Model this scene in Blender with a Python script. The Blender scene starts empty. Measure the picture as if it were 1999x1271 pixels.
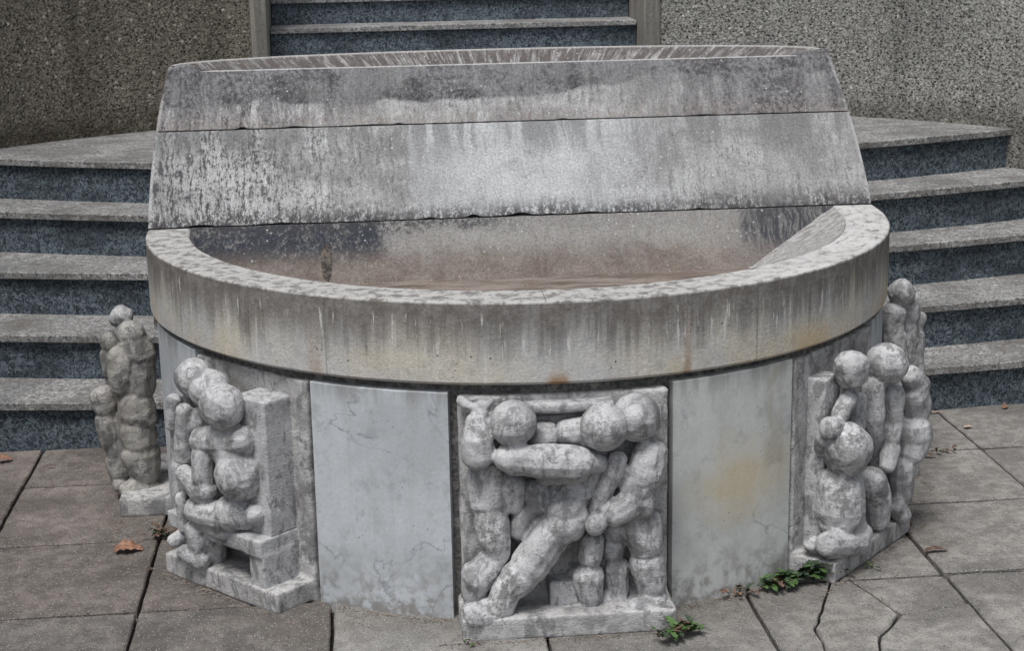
import bpy, bmesh, math, random
from mathutils import Vector, Matrix, noise as mnoise
import numpy as np
random.seed(7)
S = bpy.context.scene
COL = S.collection
PI = math.pi

# ---------------------------------------------------------------- camera
F_PX, W_PX, H_PX = 3200.0, 1999.0, 1271.0
CAM = Vector((-0.477, -4.86, 0.920))
YAW, PIT, ROL = 0.0935, 0.2527, -0.018
cy, sy, cp, sp = math.cos(YAW), math.sin(YAW), math.cos(PIT), math.sin(PIT)
FWD = Vector((sy*cp, cy*cp, -sp)); RGT = Vector((cy, -sy, 0)); UPV = RGT.cross(FWD)
RR = math.cos(ROL)*RGT + math.sin(ROL)*UPV
UU = -math.sin(ROL)*RGT + math.cos(ROL)*UPV
cd = bpy.data.cameras.new('camera'); cam = bpy.data.objects.new('camera', cd); COL.objects.link(cam)
cd.sensor_width = 36; cd.lens = 36*F_PX/W_PX; cd.clip_end = 500; cd.clip_start = .05
M = Matrix((RR, UU, -FWD)).transposed().to_4x4(); M.translation = CAM
cam.matrix_world = M
S.camera = cam

# ---------------------------------------------------------------- light
w = bpy.data.worlds.new('World'); S.world = w; w.use_nodes = True
nt = w.node_tree; nt.nodes.clear()
sky = nt.nodes.new('ShaderNodeTexSky'); sky.sky_type = 'NISHITA'; sky.sun_disc = False
sky.sun_elevation = math.radians(66); sky.sun_rotation = math.radians(212)
sky.dust_density = 3.0; sky.air_density = 1.0; sky.ozone_density = 1.0
hs = nt.nodes.new('ShaderNodeHueSaturation'); hs.inputs['Saturation'].default_value = .42
bg = nt.nodes.new('ShaderNodeBackground'); bg.inputs[1].default_value = .118
wo = nt.nodes.new('ShaderNodeOutputWorld')
nt.links.new(sky.outputs[0], hs.inputs['Color']); nt.links.new(hs.outputs[0], bg.inputs[0]); nt.links.new(bg.outputs[0], wo.inputs[0])
sl = bpy.data.lights.new('sun', 'SUN'); sl.energy = 2.7; sl.angle = math.radians(22); sl.color = (1, .985, .965)
sun = bpy.data.objects.new('sun', sl); COL.objects.link(sun)
az = math.radians(212); el = math.radians(66)
sd = Vector((math.sin(az)*math.cos(el), math.cos(az)*math.cos(el), math.sin(el)))
sun.rotation_euler = sd.to_track_quat('Z', 'Y').to_euler(); sun.location = (0, 0, 8)
S.view_settings.view_transform = 'Standard'; S.view_settings.look = 'None'
S.view_settings.exposure = 0.12; S.view_settings.gamma = 1; S.view_settings.use_curve_mapping = False

# ---------------------------------------------------------------- helpers
def link(o, parent=None):
    COL.objects.link(o)
    if parent: o.parent = parent
    return o
def tag(o, label=None, cat=None, group=None, kind=None):
    if label: o['label'] = label
    if cat: o['category'] = cat
    if group: o['group'] = group
    if kind: o['kind'] = kind
    return o
def empty(name, loc=(0, 0, 0), parent=None):
    o = bpy.data.objects.new(name, None); o.empty_display_size = .1; o.location = loc
    return link(o, parent)
def mesh(name, vs, fs, m, parent=None, smooth=False, bevel=0):
    me = bpy.data.meshes.new(name)
    off = Vector(parent.location) if parent else Vector((0, 0, 0))
    p = parent.parent if parent else None
    while p: off += Vector(p.location); p = p.parent
    me.from_pydata([tuple(Vector(v)-off) for v in vs], [], fs)
    bm = bmesh.new(); bm.from_mesh(me)
    bmesh.ops.recalc_face_normals(bm, faces=bm.faces)
    bm.to_mesh(me); bm.free()
    me.materials.append(m)
    if smooth:
        for p in me.polygons: p.use_smooth = True
    o = bpy.data.objects.new(name, me)
    if bevel:
        b = o.modifiers.new('bevel', 'BEVEL'); b.width = bevel; b.segments = 2; b.limit_method = 'ANGLE'; b.angle_limit = math.radians(40)
    return link(o, parent)
def box_vf(c0, c1):
    x0, y0, z0 = c0; x1, y1, z1 = c1
    v = [(x0,y0,z0),(x1,y0,z0),(x1,y1,z0),(x0,y1,z0),(x0,y0,z1),(x1,y0,z1),(x1,y1,z1),(x0,y1,z1)]
    f = [(0,3,2,1),(4,5,6,7),(0,1,5,4),(1,2,6,5),(2,3,7,6),(3,0,4,7)]
    return v, f
def rings(rs, closed=True, cap=True):
    """rs: list of rings of equal length -> verts, faces"""
    n = len(rs[0]); v = [p for r in rs for p in r]; f = []
    for a in range(len(rs)-1):
        for i in range(n if closed else n-1):
            j = (i+1) % n
            f.append((a*n+i, a*n+j, (a+1)*n+j, (a+1)*n+i))
    if cap:
        f.append(tuple(range(n))[::-1]); f.append(tuple((len(rs)-1)*n+i for i in range(n)))
    return v, f
def pol(r, deg, z):            # angle 0 faces the camera side (-y), + to the right
    t = math.radians(deg); return (r*math.sin(t), -r*math.cos(t), z)
def nz(x, y, z, s=1.0): return mnoise.noise(Vector((x*s, y*s, z*s)))
def hit_plane(px, py, p0, n):  # photograph pixel -> point on a plane of the place
    d = FWD + RR*((px-W_PX/2)/F_PX) - UU*((py-H_PX/2)/F_PX)
    t = (p0-CAM).dot(n)/d.dot(n)
    return CAM + d*t, t

# ---------------------------------------------------------------- material graph helper
class G:
    def __init__(s, name):
        s.m = bpy.data.materials.new(name); s.m.use_nodes = True; s.t = s.m.node_tree; s.t.nodes.clear()
        s.out = s.n('ShaderNodeOutputMaterial'); s.b = s.n('ShaderNodeBsdfPrincipled')
        s.l(s.b.outputs[0], s.out.inputs[0]); s.geo = s.n('ShaderNodeNewGeometry'); s.pos = s.geo.outputs['Position']
        sep = s.n('ShaderNodeSeparateXYZ'); s.l(s.pos, sep.inputs[0]); s.x, s.y, s.z = sep.outputs
    def n(s, t): return s.t.nodes.new(t)
    def l(s, a, b): s.t.links.new(a, b)
    def put(s, v, sock):
        if isinstance(v, bpy.types.NodeSocket): s.l(v, sock)
        elif isinstance(v, tuple) and len(v) == 3 and sock.type == 'RGBA': sock.default_value = (*v, 1)
        else: sock.default_value = v
    def mth(s, op, a, b=0.0, c=0.0, clamp=False):
        q = s.n('ShaderNodeMath'); q.operation = op; q.use_clamp = clamp
        s.put(a, q.inputs[0]); s.put(b, q.inputs[1]); s.put(c, q.inputs[2]); return q.outputs[0]
    def vec(s, x, y, z):
        q = s.n('ShaderNodeCombineXYZ'); s.put(x, q.inputs[0]); s.put(y, q.inputs[1]); s.put(z, q.inputs[2]); return q.outputs[0]
    def scl(s, v, k):
        q = s.n('ShaderNodeVectorMath'); q.operation = 'MULTIPLY'; s.put(v, q.inputs[0]); q.inputs[1].default_value = k; return q.outputs[0]
    def noise(s, v, sc, det=4, rough=.6, dist=0):
        q = s.n('ShaderNodeTexNoise'); s.put(v, q.inputs['Vector']); q.inputs['Scale'].default_value = sc
        q.inputs['Detail'].default_value = det; q.inputs['Roughness'].default_value = rough; q.inputs['Distortion'].default_value = dist
        return q.outputs['Fac']
    def vor(s, v, sc, feat='F1', out='Distance', rnd=1):
        q = s.n('ShaderNodeTexVoronoi'); q.feature = feat; s.put(v, q.inputs['Vector']); q.inputs['Scale'].default_value = sc
        q.inputs['Randomness'].default_value = rnd; return q.outputs[out]
    def rng(s, v, a, b, c=0.0, d=1.0, smooth=True):
        q = s.n('ShaderNodeMapRange'); q.interpolation_type = 'SMOOTHSTEP' if smooth else 'LINEAR'
        s.put(v, q.inputs[0]); s.put(a, q.inputs[1]); s.put(b, q.inputs[2]); s.put(c, q.inputs[3]); s.put(d, q.inputs[4]); return q.outputs[0]
    def mix(s, f, a, b, mode='MIX'):
        q = s.n('ShaderNodeMix'); q.data_type = 'RGBA'; q.blend_type = mode
        s.put(f, q.inputs[0]); s.put(a, q.inputs[6]); s.put(b, q.inputs[7]); return q.outputs[2]
    def bright(s, col, f):      # multiply a colour by a scalar
        return s.mix(1.0, col, s.gray(f), 'MULTIPLY')
    def gray(s, f):
        q = s.n('ShaderNodeCombineColor'); [s.put(f, q.inputs[i]) for i in range(3)]; return q.outputs[0]
    def ang(s):                 # arc length on the fountain's drum
        return s.mth('MULTIPLY', s.mth('ARCTAN2', s.x, s.mth('MULTIPLY', s.y, -1.0)), 1.1)
    def bump(s, h, dist, strength=1.0, prev=None):
        q = s.n('ShaderNodeBump'); q.inputs['Distance'].default_value = dist; q.inputs['Strength'].default_value = strength
        s.put(h, q.inputs['Height'])
        if prev: s.l(prev, q.inputs['Normal'])
        return q.outputs[0]
    def done(s, col, rough=.85, normal=None, spec=.3):
        s.put(col, s.b.inputs['Base Color']); s.put(rough, s.b.inputs['Roughness']); s.b.inputs['Specular IOR Level'].default_value = spec
        if normal: s.l(normal, s.b.inputs['Normal'])
        return s.m
    # building blocks
    def grain(s, sc=240, lo=.72, hi=1.28, det=3):
        return s.rng(s.noise(s.pos, sc, det, .7), .3, .7, lo, hi, False)
    def pits(s, sc=90, th=.12, k=.45, seed=0.0):
        d = s.vor(s.scl(s.pos, (1, 1, 1.0)), sc)
        m = s.rng(d, th*.6, th, k, 1.0)
        g = s.rng(s.noise(s.pos, sc*.09, 3), .45, .6, 0, 1)
        return s.mth('ADD', s.mth('MULTIPLY', m, g), s.mth('SUBTRACT', 1.0, g)), m

def m_slab(name, mode):
    """weathered limestone facing: mode 'upper','lower','back','bowl','ring'"""
    g = G(name); mul = lambda a, b: g.mth('MULTIPLY', a, b); add = lambda a, b: g.mth('ADD', a, b)
    big = g.noise(g.scl(g.pos, (1.2, 1.2, 2.4)), 2.6, 6, .68)
    warp = g.noise(g.pos, 11, 4)
    wx = add(g.x, mul(warp, .035))
    st = g.noise(g.vec(wx, mul(g.y, .1), mul(g.z, .16)), 95, 5, .8)
    st2 = g.noise(g.vec(wx, 0.0, mul(g.z, .10)), 14, 5, .65)
    fine = g.noise(g.pos, 170, 4, .8)
    mott = g.noise(g.scl(g.pos, (1, 1, .45)), 85, 5, .82)
    patch = g.noise(g.scl(g.pos, (1, 1, .8)), 7, 6, .7, .5)
    base = g.mix(g.rng(big, .36, .64), (.26, .26, .26), (.44, .445, .445))
    base = g.mix(mul(g.rng(patch, .45, .65), .45), base, (.172, .174, .175))
    base = g.mix(g.rng(add(mul(st, .6), mul(mott, .4)), .50, .62, 0, .85), base, (.12, .115, .118))
    base = g.mix(mul(g.rng(add(mul(st, .5), mul(mott, .5)), .46, .38), .6), base, (.58, .58, .585))
    if mode == 'upper':
        # dark biological band along a wavy tide line, clean wash below it
        tide = add(.345, add(mul(g.mth('SUBTRACT', g.noise(g.vec(g.x, 0.0, 0.0), 3.2, 2), .5), .12), mul(g.mth('SUBTRACT', mott, .5), .02)))
        tide = add(tide, g.rng(g.x, -.2, .75, -.02, .035))
        above = g.rng(g.mth('SUBTRACT', g.z, tide), -.003, .010)
        dark = g.mix(g.rng(add(mul(mott, .6), mul(patch, .4)), .42, .60), (.055, .052, .055), (.23, .23, .238))
        k = mul(above, g.rng(add(big, mul(st2, .5)), .58, .85, .45, 1.0))
        base = g.mix(k, base, dark)
        k3 = mul(g.rng(g.x, .2, .75, 0, .95), g.rng(add(mul(patch, .5), mul(st2, .5)), .38, .54, .3, 1))
        base = g.mix(k3, base, g.bright(dark, 1.0))
        kl = mul(g.rng(g.x, -.35, -.85, .15, .95), g.rng(add(mul(st, .4), mul(add(patch, st2), .3)), .44, .54))
        base = g.mix(kl, base, dark)
        base = g.mix(mul(g.rng(g.z, .27, .33, .4, 0), g.rng(mott, .4, .6)), base, (.33, .27, .23))
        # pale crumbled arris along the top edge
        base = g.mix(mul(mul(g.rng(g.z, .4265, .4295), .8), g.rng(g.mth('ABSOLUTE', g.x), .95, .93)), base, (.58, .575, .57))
    elif mode == 'lower':
        seam = g.rng(g.mth('ABSOLUTE', g.mth('SUBTRACT', g.x, -.315)), .002, .006, 1, 0)
        block = add(mul(g.rng(g.x, -.318, -.312, 0, 1, False), .4), mul(g.rng(add(g.x, mul(patch, .5)), -.12, .14), .6))
        clean = mul(block, mul(g.rng(g.x, .15, .65, .8, 0), g.rng(patch, .66, .42, .6, 1)))
        base = g.mix(clean, base, g.mix(g.rng(mott, .38, .62), (.44, .455, .465), (.58, .595, .605)))
        base = g.mix(mul(mul(seam, g.rng(st2, .4, .6)), .45), base, (.2, .2, .2))
        base = g.mix(mul(g.rng(g.x, -.35, -.8, .15, .8), g.rng(add(mul(mott, .6), mul(st, .4)), .50, .56)), base, (.10, .097, .098))
        base = g.mix(mul(g.rng(g.x, .25, .75, 0, .7), g.rng(add(mul(patch, .6), mul(st2, .4)), .38, .60, .3, 1)), base, g.mix(g.rng(mott, .4, .6), (.15, .148, .15), (.28, .275, .275)))
        # black lichen creeping up from the lower joint
        k = mul(g.rng(add(g.z, mul(g.mth('SUBTRACT', patch, .5), .10)), .0, .060, 1, 0), g.rng(add(mott, mul(st, .45)), .64, .74))
        base = g.mix(mul(k, .9), base, (.05, .047, .05))
        k = mul(g.rng(g.x, -.5, -1.0, 0, .8), g.rng(add(st, mul(mott, .6)), .80, .87))
        base = g.mix(k, base, (.065, .06, .065))
        k = mul(g.rng(g.z, .25, .13, .9, 0), g.rng(st2, .45, .56, 0, .8))
        base = g.mix(k, base, (.175, .178, .178))
    elif mode == 'back':
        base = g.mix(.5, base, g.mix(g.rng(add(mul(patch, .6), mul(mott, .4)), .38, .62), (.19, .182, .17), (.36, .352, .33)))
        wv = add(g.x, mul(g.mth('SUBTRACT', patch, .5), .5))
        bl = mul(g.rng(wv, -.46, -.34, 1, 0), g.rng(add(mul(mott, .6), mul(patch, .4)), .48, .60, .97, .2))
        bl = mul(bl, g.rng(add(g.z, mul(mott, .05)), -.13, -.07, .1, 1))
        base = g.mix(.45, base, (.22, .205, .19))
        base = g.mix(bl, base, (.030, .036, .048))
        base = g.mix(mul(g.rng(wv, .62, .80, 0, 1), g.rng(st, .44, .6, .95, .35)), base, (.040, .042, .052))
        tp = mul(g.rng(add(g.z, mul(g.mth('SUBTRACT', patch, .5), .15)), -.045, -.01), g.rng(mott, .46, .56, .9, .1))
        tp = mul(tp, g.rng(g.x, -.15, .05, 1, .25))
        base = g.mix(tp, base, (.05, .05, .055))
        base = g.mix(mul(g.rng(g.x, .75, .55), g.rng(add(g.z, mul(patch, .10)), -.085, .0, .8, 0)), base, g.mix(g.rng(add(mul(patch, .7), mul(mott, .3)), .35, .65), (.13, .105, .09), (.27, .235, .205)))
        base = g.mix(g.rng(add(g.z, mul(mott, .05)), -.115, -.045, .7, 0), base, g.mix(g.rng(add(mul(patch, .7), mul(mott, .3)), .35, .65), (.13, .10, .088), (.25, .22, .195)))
    else:
        base = g.mix(.45, base, g.mix(g.rng(mott, .4, .6), (.14, .115, .105), (.32, .29, .27)))
        rad = g.noise(g.vec(g.mth('ARCTAN2', g.x, mul(g.y, 1.0 if mode == 'ring' else -1.0)), mul(g.z, .3 if mode == 'ring' else 1.2), 0.0), 46, 6, .78, 0.0 if mode == 'ring' else .3)
        if mode == 'ring': base = g.mix(g.rng(rad, .46, .66), g.mix(mott, (.055, .047, .045), (.17, .155, .148)), (.40, .39, .385))
        else: base = g.mix(g.rng(rad, .42, .58), g.mix(mott, (.20, .19, .185), (.30, .29, .28)), (.46, .45, .44))
        if mode == 'ring': base = g.mix(mul(g.rng(g.z, .439, .4435), .8), base, (.46, .45, .44))
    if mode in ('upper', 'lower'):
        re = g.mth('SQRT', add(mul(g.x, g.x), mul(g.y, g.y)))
        base = g.mix(mul(g.rng(re, 1.088, 1.094), g.rng(patch, .4, .6, .0, .7)), base, (.46, .46, .455))  # side-edge highlight painted into the stone colour, with some arris wear
    spots = g.vor(g.pos, 44); big_sp = g.rng(spots, .07, .16, .8, 0)
    base = g.mix(mul(big_sp, g.rng(g.noise(g.pos, 5, 3), .48, .58)), base, (.60, .60, .59))
    dsp = g.rng(g.vor(add(0, 0) if False else g.scl(g.pos, (1.1, 1, .8)), 70), .06, .14, .85, 0)
    base = g.mix(mul(dsp, g.rng(g.noise(g.pos, 8, 3), .5, .58)), base, (.07, .065, .065))
    base = g.bright(base, g.rng(fine, .32, .68, .62, 1.38, False))
    ck = g.vor(g.vec(add(g.x, mul(warp, .3)), 0.0, add(mul(g.z, 1.8), mul(g.noise(g.pos, 16, 3), .16))), 4.5, 'DISTANCE_TO_EDGE')
    ck = mul(g.rng(ck, .0, .007, 1, 0), g.rng(g.noise(g.pos, 4, 2), .53, .6))
    base = g.mix(mul(ck, .55), base, (.08, .08, .08))
    nrm = g.bump(add(fine, mul(mott, 1.5)), .006, .7)
    return g.done(base, .88, nrm)

def m_rim():
    g = G('rim_concrete'); a = g.ang()
    st = g.noise(g.vec(a, 0.0, g.mth('MULTIPLY', g.z, .06)), 46, 5, .68)
    st2 = g.noise(g.vec(a, 3.0, g.mth('MULTIPLY', g.z, .03)), 9, 4, .6)
    fine = g.noise(g.pos, 130, 4, .75); mott = g.noise(g.pos, 26, 5, .7); big = g.noise(g.pos, 2.5, 4)
    side = g.mix(g.rng(g.noise(g.vec(a, 2.0, g.mth('MULTIPLY', g.z, .8)), 3.5, 5), .38, .62), (.50, .475, .41), (.45, .455, .455))
    side = g.mix(g.rng(mott, .5, .68, 0, .4), side, (.27, .26, .245))
    # soot soaked down from the lip, deeper where the water runs
    lip = g.mth('ADD', g.z, g.mth('MULTIPLY', g.mth('SUBTRACT', st2, .5), .22))
    lip = g.mth('ADD', lip, g.mth('MULTIPLY', g.mth('SUBTRACT', mott, .5), .06))
    k = g.rng(lip, -.165, -.035, 0, .93)
    side = g.mix(k, side, g.mix(g.rng(mott, .4, .6), (.12, .108, .098), (.20, .19, .18)))
    side = g.mix(g.mth('MULTIPLY', g.rng(st, .46, .60), g.mth('MULTIPLY', g.rng(g.noise(g.vec(a, 9.0, 0.0), 5, 3), .38, .6, .25, 1), g.rng(g.mth('ADD', g.z, g.mth('MULTIPLY', g.mth('SUBTRACT', st2, .5), .25)), -.17, -.07, .12, .72))), side, (.125, .116, .108))
    side = g.mix(g.mth('MULTIPLY', g.rng(st, .42, .34), g.rng(g.z, -.03, -.07, 0, .55)), side, (.60, .59, .56))
    for aj in (-.60, -1.17, .52): side = g.mix(g.rng(g.mth('ABSOLUTE', g.mth('SUBTRACT', a, aj)), .0012, .0035, .5, 0), side, (.12, .115, .11))
    # pale lime runs
    lime = g.noise(g.vec(g.mth('ADD', a, g.mth('MULTIPLY', mott, .012)), 7.0, g.mth('MULTIPLY', g.z, .10)), 60, 4, .6)
    side = g.mix(g.mth('MULTIPLY', g.rng(lime, .60, .68), g.mth('MULTIPLY', g.rng(g.z, -.02, -.045), g.rng(g.mth('ADD', g.z, g.mth('MULTIPLY', mott, .1)), -.13, -.06, 0, .75))), side, (.60, .59, .56))
    # ochre iron bleed at the lower edge
    oc = g.mth('MULTIPLY', g.rng(g.z, -.205, -.10, 1, 0), g.rng(g.noise(g.vec(a, 1.0, g.mth('MULTIPLY', g.z, .5)), 4.5, 3), .45, .7, .05, .75))
    side = g.mix(oc, side, (.46, .35, .19))
    for a0, wd, kk in ((.0, .035, .9), (.33, .014, .6), (-.62, .03, .35)):
        q = g.mth('MULTIPLY', g.rng(g.mth('ABSOLUTE', g.mth('SUBTRACT', g.mth('ADD', a, g.mth('MULTIPLY', mott, .03)), a0)), wd*.3, wd, kk, 0), g.rng(g.z, -.205, -.165 if kk > .8 else -.03, 1, 0))
        side = g.mix(q, side, (.25, .14, .06))
    # top of the rim: dark brushed weathering
    tp = g.noise(g.vec(g.mth('MULTIPLY', a, .22), g.mth('ADD', g.mth('SQRT', g.mth('ADD', g.mth('MULTIPLY', g.x, g.x), g.mth('MULTIPLY', g.y, g.y))), g.mth('MULTIPLY', mott, .02)), 0.0), 55, 5, .75)
    top = g.mix(g.rng(tp, .34, .72), (.13, .124, .117), (.25, .243, .233))
    top = g.mix(g.mth('MULTIPLY', g.rng(g.x, .15, .8, 0, .75), g.rng(tp, .40, .50)), top, (.52, .52, .52))
    top = g.mix(g.rng(g.noise(g.pos, 5, 4), .40, .65, 0, .4), top, (.16, .15, .14))
    sepn = g.n('ShaderNodeSeparateXYZ'); g.l(g.geo.outputs['True Normal'], sepn.inputs[0])
    col = g.mix(g.rng(sepn.outputs[2], .3, .8), side, top)
    edge = g.mth('MULTIPLY', g.rng(g.z, -.008, -.002), g.rng(mott, .4, .55, 0, .6))
    col = g.mix(edge, col, (.55, .54, .52))
    pt = g.rng(g.vor(g.scl(g.vec(a, 0.0, g.z), (1, 1, .55)), 42), .05, .11, 1, 0)
    pt = g.mth('MULTIPLY', pt, g.rng(g.noise(g.pos, 11, 2), .5, .58))
    col = g.mix(g.mth('MULTIPLY', pt, .75), col, (.12, .11, .10))
    col = g.bright(col, g.rng(fine, .3, .7, .82, 1.18, False))
    nrm = g.bump(g.mth('SUBTRACT', g.mth('ADD', fine, mott), g.mth('MULTIPLY', pt, 2.0)), .003, .6)
    return g.done(col, .85, nrm)

def m_marble(name, ochre=0.0, tint=(.385, .41, .43)):
    g = G(name); a = g.ang()
    oi = g.n('ShaderNodeObjectInfo').outputs['Random']
    v = g.vec(a, g.mth('MULTIPLY', oi, 9.0), g.z)
    cl = g.noise(v, 5, 5, .6); fine = g.noise(g.pos, 120, 4, .7)
    vein = g.noise(v, 3.2, 6, .55, 1.2)
    vn = g.rng(g.mth('ABSOLUTE', g.mth('SUBTRACT', vein, .5)), 0, .012, 1, 0)
    vn = g.mth('MULTIPLY', vn, g.rng(g.noise(v, 4, 2), .45, .6))
    base = g.mix(g.rng(cl, .35, .65), tint, tuple(c*1.22 for c in tint))
    base = g.mix(g.mth('MULTIPLY', vn, .6), base, (.17, .185, .22))
    base = g.mix(g.rng(g.noise(g.pos, 16, 6, .75), .52, .68, 0, .45), base, tuple(c*.62 for c in tint))
    st = g.noise(g.vec(a, 4.0, g.mth('MULTIPLY', g.z, .08)), 30, 4, .6)
    base = g.mix(g.rng(st, .5, .75, 0, .35), base, (.30, .31, .31))
    # soil splash at the foot
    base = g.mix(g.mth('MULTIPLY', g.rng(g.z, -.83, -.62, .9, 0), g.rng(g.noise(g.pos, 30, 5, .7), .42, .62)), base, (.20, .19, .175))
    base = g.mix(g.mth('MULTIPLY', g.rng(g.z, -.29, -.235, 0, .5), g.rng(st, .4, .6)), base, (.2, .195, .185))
    if ochre:
        da = g.mth('SUBTRACT', a, .50); dz = g.mth('SUBTRACT', g.z, -.50)
        d = g.mth('SQRT', g.mth('ADD', g.mth('MULTIPLY', da, da), g.mth('MULTIPLY', g.mth('MULTIPLY', dz, dz), 1.3)))
        d = g.mth('ADD', d, g.mth('MULTIPLY', g.mth('SUBTRACT', cl, .5), .35))
        base = g.mix(g.rng(d, .02, .20, ochre, 0), base, (.50, .42, .28))
        base = g.mix(g.mth('MULTIPLY', g.rng(g.mth('ABSOLUTE', g.mth('SUBTRACT', a, .60)), .02, .05, .5, 0), g.rng(g.noise(g.pos, 9, 4), .45, .6)), base, (.30, .27, .21))
    pt = g.mth('MULTIPLY', g.rng(g.vor(v, 38), .06, .11, 1, 0), g.rng(g.noise(v, 7, 2), .52, .58))
    base = g.mix(g.mth('MULTIPLY', pt, .7), base, (.15, .15, .15))
    base = g.bright(base, g.rng(fine, .3, .7, .92, 1.08, False))
    nrm = g.bump(g.mth('ADD', cl, g.mth('MULTIPLY', fine, .35)), .003, .35)
    return g.done(base, .72, nrm, .35)

def m_carved(name, tone=1.0, warm=0.0):
    g = G(name); mul = lambda a, b: g.mth('MULTIPLY', a, b)
    big = g.noise(g.pos, 8, 6, .7); md = g.noise(g.pos, 42, 6, .78); fine = g.noise(g.pos, 190, 4, .8)
    a = tuple(c*tone for c in (.25+warm*.02, .25, .255-warm*.04)); b = tuple(c*tone for c in (.55+warm*.02, .55, .56-warm*.05))
    base = g.mix(g.rng(g.mth('ADD', mul(big, .7), mul(md, .3)), .36, .60), a, b)
    base = g.mix(g.rng(g.mth('ADD', mul(md, .5), mul(big, .5)), .50, .60, 0, .8), base, tuple(c*tone for c in (.14, .138, .136)))
    wash = g.noise(g.scl(g.pos, (1.5, 1.5, .7)), 13, 5, .7, .5)
    base = g.mix(g.rng(wash, .49, .60, 0, .72), base, tuple(c*tone for c in (.15, .15, .152)))
    base = g.mix(g.rng(md, .42, .32, 0, .5), base, tuple(c*tone for c in (.70, .72, .725)))
    pt = g.rng(g.vor(g.scl(g.pos, (1, 1, 2.6)), 66), .10, .22, 1, 0)
    pt = mul(pt, g.rng(g.noise(g.pos, 18, 3), .50, .57))
    base = g.mix(mul(pt, .8), base, (.08, .078, .075))
    crk = g.rng(g.vor(g.vec(g.mth('ADD', g.x, mul(md, .1)), g.y, g.mth('ADD', mul(g.z, 2.0), mul(big, .3))), 20, 'DISTANCE_TO_EDGE'), 0, .022, 1, 0)
    crk = mul(crk, g.rng(g.noise(g.pos, 9, 2), .48, .56))
    base = g.mix(mul(crk, .6), base, (.08, .08, .08))
    base = g.bright(base, g.rng(fine, .32, .68, .88, 1.12, False))
    chz = g.noise(g.scl(g.pos, (1, 1, 2.8)), 60, 3, .6, .6)
    h = g.mth('ADD', g.mth('ADD', mul(md, .6), mul(g.rng(chz, .40, .60), .22)), mul(fine, .3))
    h = g.mth('SUBTRACT', h, g.mth('ADD', mul(pt, .8), mul(crk, .6)))
    return g.done(base, .75, g.bump(h, .005, .5))

def m_mortar():
    g = G('mortar'); f = g.noise(g.pos, 90, 5, .8); m = g.noise(g.pos, 22, 3)
    c = g.mix(g.rng(f, .35, .65), (.06, .06, .06), (.20, .195, .185)); c = g.mix(g.rng(m, .55, .65, 0, .6), c, (.32, .31, .29))
    return g.done(c, .95, g.bump(f, .01, .8))

def m_granite(name, lo, hi, worn=0.0, sc=85):
    g = G(name)
    v = g.noise(g.pos, sc, 4, .8, 1.2); f = g.noise(g.pos, 230, 3, .75)
    big = g.noise(g.scl(g.pos, (1, 1, 2)), 4, 4)
    c = g.mix(g.rng(v, .43, .60), lo, hi)
    c = g.mix(g.rng(f, .58, .68, 0, .6), c, tuple(min(1, q*1.7) for q in hi))
    c = g.mix(g.rng(f, .42, .32, 0, .5), c, tuple(q*.45 for q in lo))
    c = g.mix(g.rng(big, .42, .66, 0, .55), c, tuple(q*.9 for q in lo))
    if worn:
        wv = g.noise(g.vec(g.mth('MULTIPLY', g.x, .8), g.y, g.z), 120, 4, .8)
        c = g.mix(g.rng(wv, .44, .58, 0, worn), c, (.52, .51, .49))
        c = g.mix(g.rng(g.noise(g.vec(g.mth('MULTIPLY', g.x, .6), g.y, g.z), 7, 6, .7), .46, .64, 0, .6), c, (.11, .10, .09))
    return g.done(c, .7, g.bump(v, .002, .5), .35)

def m_wall(name, dark, light, peb, stain, foot=.75):
    g = G(name); mul = lambda a, b: g.mth('MULTIPLY', a, b)
    rad = mul(g.mth('ARCTAN2', g.x, g.y), 2.75)
    wp = g.n('ShaderNodeVectorMath'); wp.operation = 'ADD'; g.l(g.pos, wp.inputs[0])
    wn = g.n('ShaderNodeTexNoise'); g.l(g.pos, wn.inputs['Vector']); wn.inputs['Scale'].default_value = 60; g.l(g.scl(wn.outputs['Color'], (.012, .012, .012)), wp.inputs[1])
    P = wp.outputs[0]
    d = g.vor(P, 80); dc = g.vor(P, 80, 'F1', 'Color'); sp = g.n('ShaderNodeSeparateColor'); g.l(dc, sp.inputs[0])
    d2 = g.vor(P, 40); dc2 = g.vor(P, 40, 'F1', 'Color'); sp2 = g.n('ShaderNodeSeparateColor'); g.l(dc2, sp2.inputs[0])
    f = g.noise(g.pos, 80, 5, .9); big = g.noise(g.scl(g.pos, (1, 1, .6)), 2.8, 5, .65)
    base = g.mix(g.rng(f, .40, .60), tuple(q*.5 for q in dark), light)
    base = g.mix(mul(g.rng(d, .5, .25), g.rng(sp.outputs[0], .40, .7, 0, .9)), base, g.mix(sp.outputs[1], dark, peb))
    base = g.mix(mul(g.rng(d2, .36, .2), g.rng(sp2.outputs[0], .84, .9)), base, peb)
    base = g.mix(mul(g.rng(sp.outputs[2], .68, .78, 0, .9), g.rng(d, .55, .25)), base, tuple(q*.25 for q in dark))
    st = g.noise(g.vec(rad, 0.0, mul(g.z, .10)), 4.2, 5, .65)
    base = g.mix(mul(g.rng(st, .48, .66, 0, stain), .85), base, g.bright(base, .35))
    base = g.mix(g.rng(big, .5, .7, 0, .35), base, g.bright(base, 1.8))
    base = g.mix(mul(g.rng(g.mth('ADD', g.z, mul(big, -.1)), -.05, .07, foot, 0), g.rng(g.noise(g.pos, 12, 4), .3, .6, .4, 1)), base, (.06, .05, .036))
    h = g.mth('ADD', g.rng(d, 0, .5, 1, 0), mul(f, 1.2))
    return g.done(base, .95, g.bump(h, .012, 1.0), .2)

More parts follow.
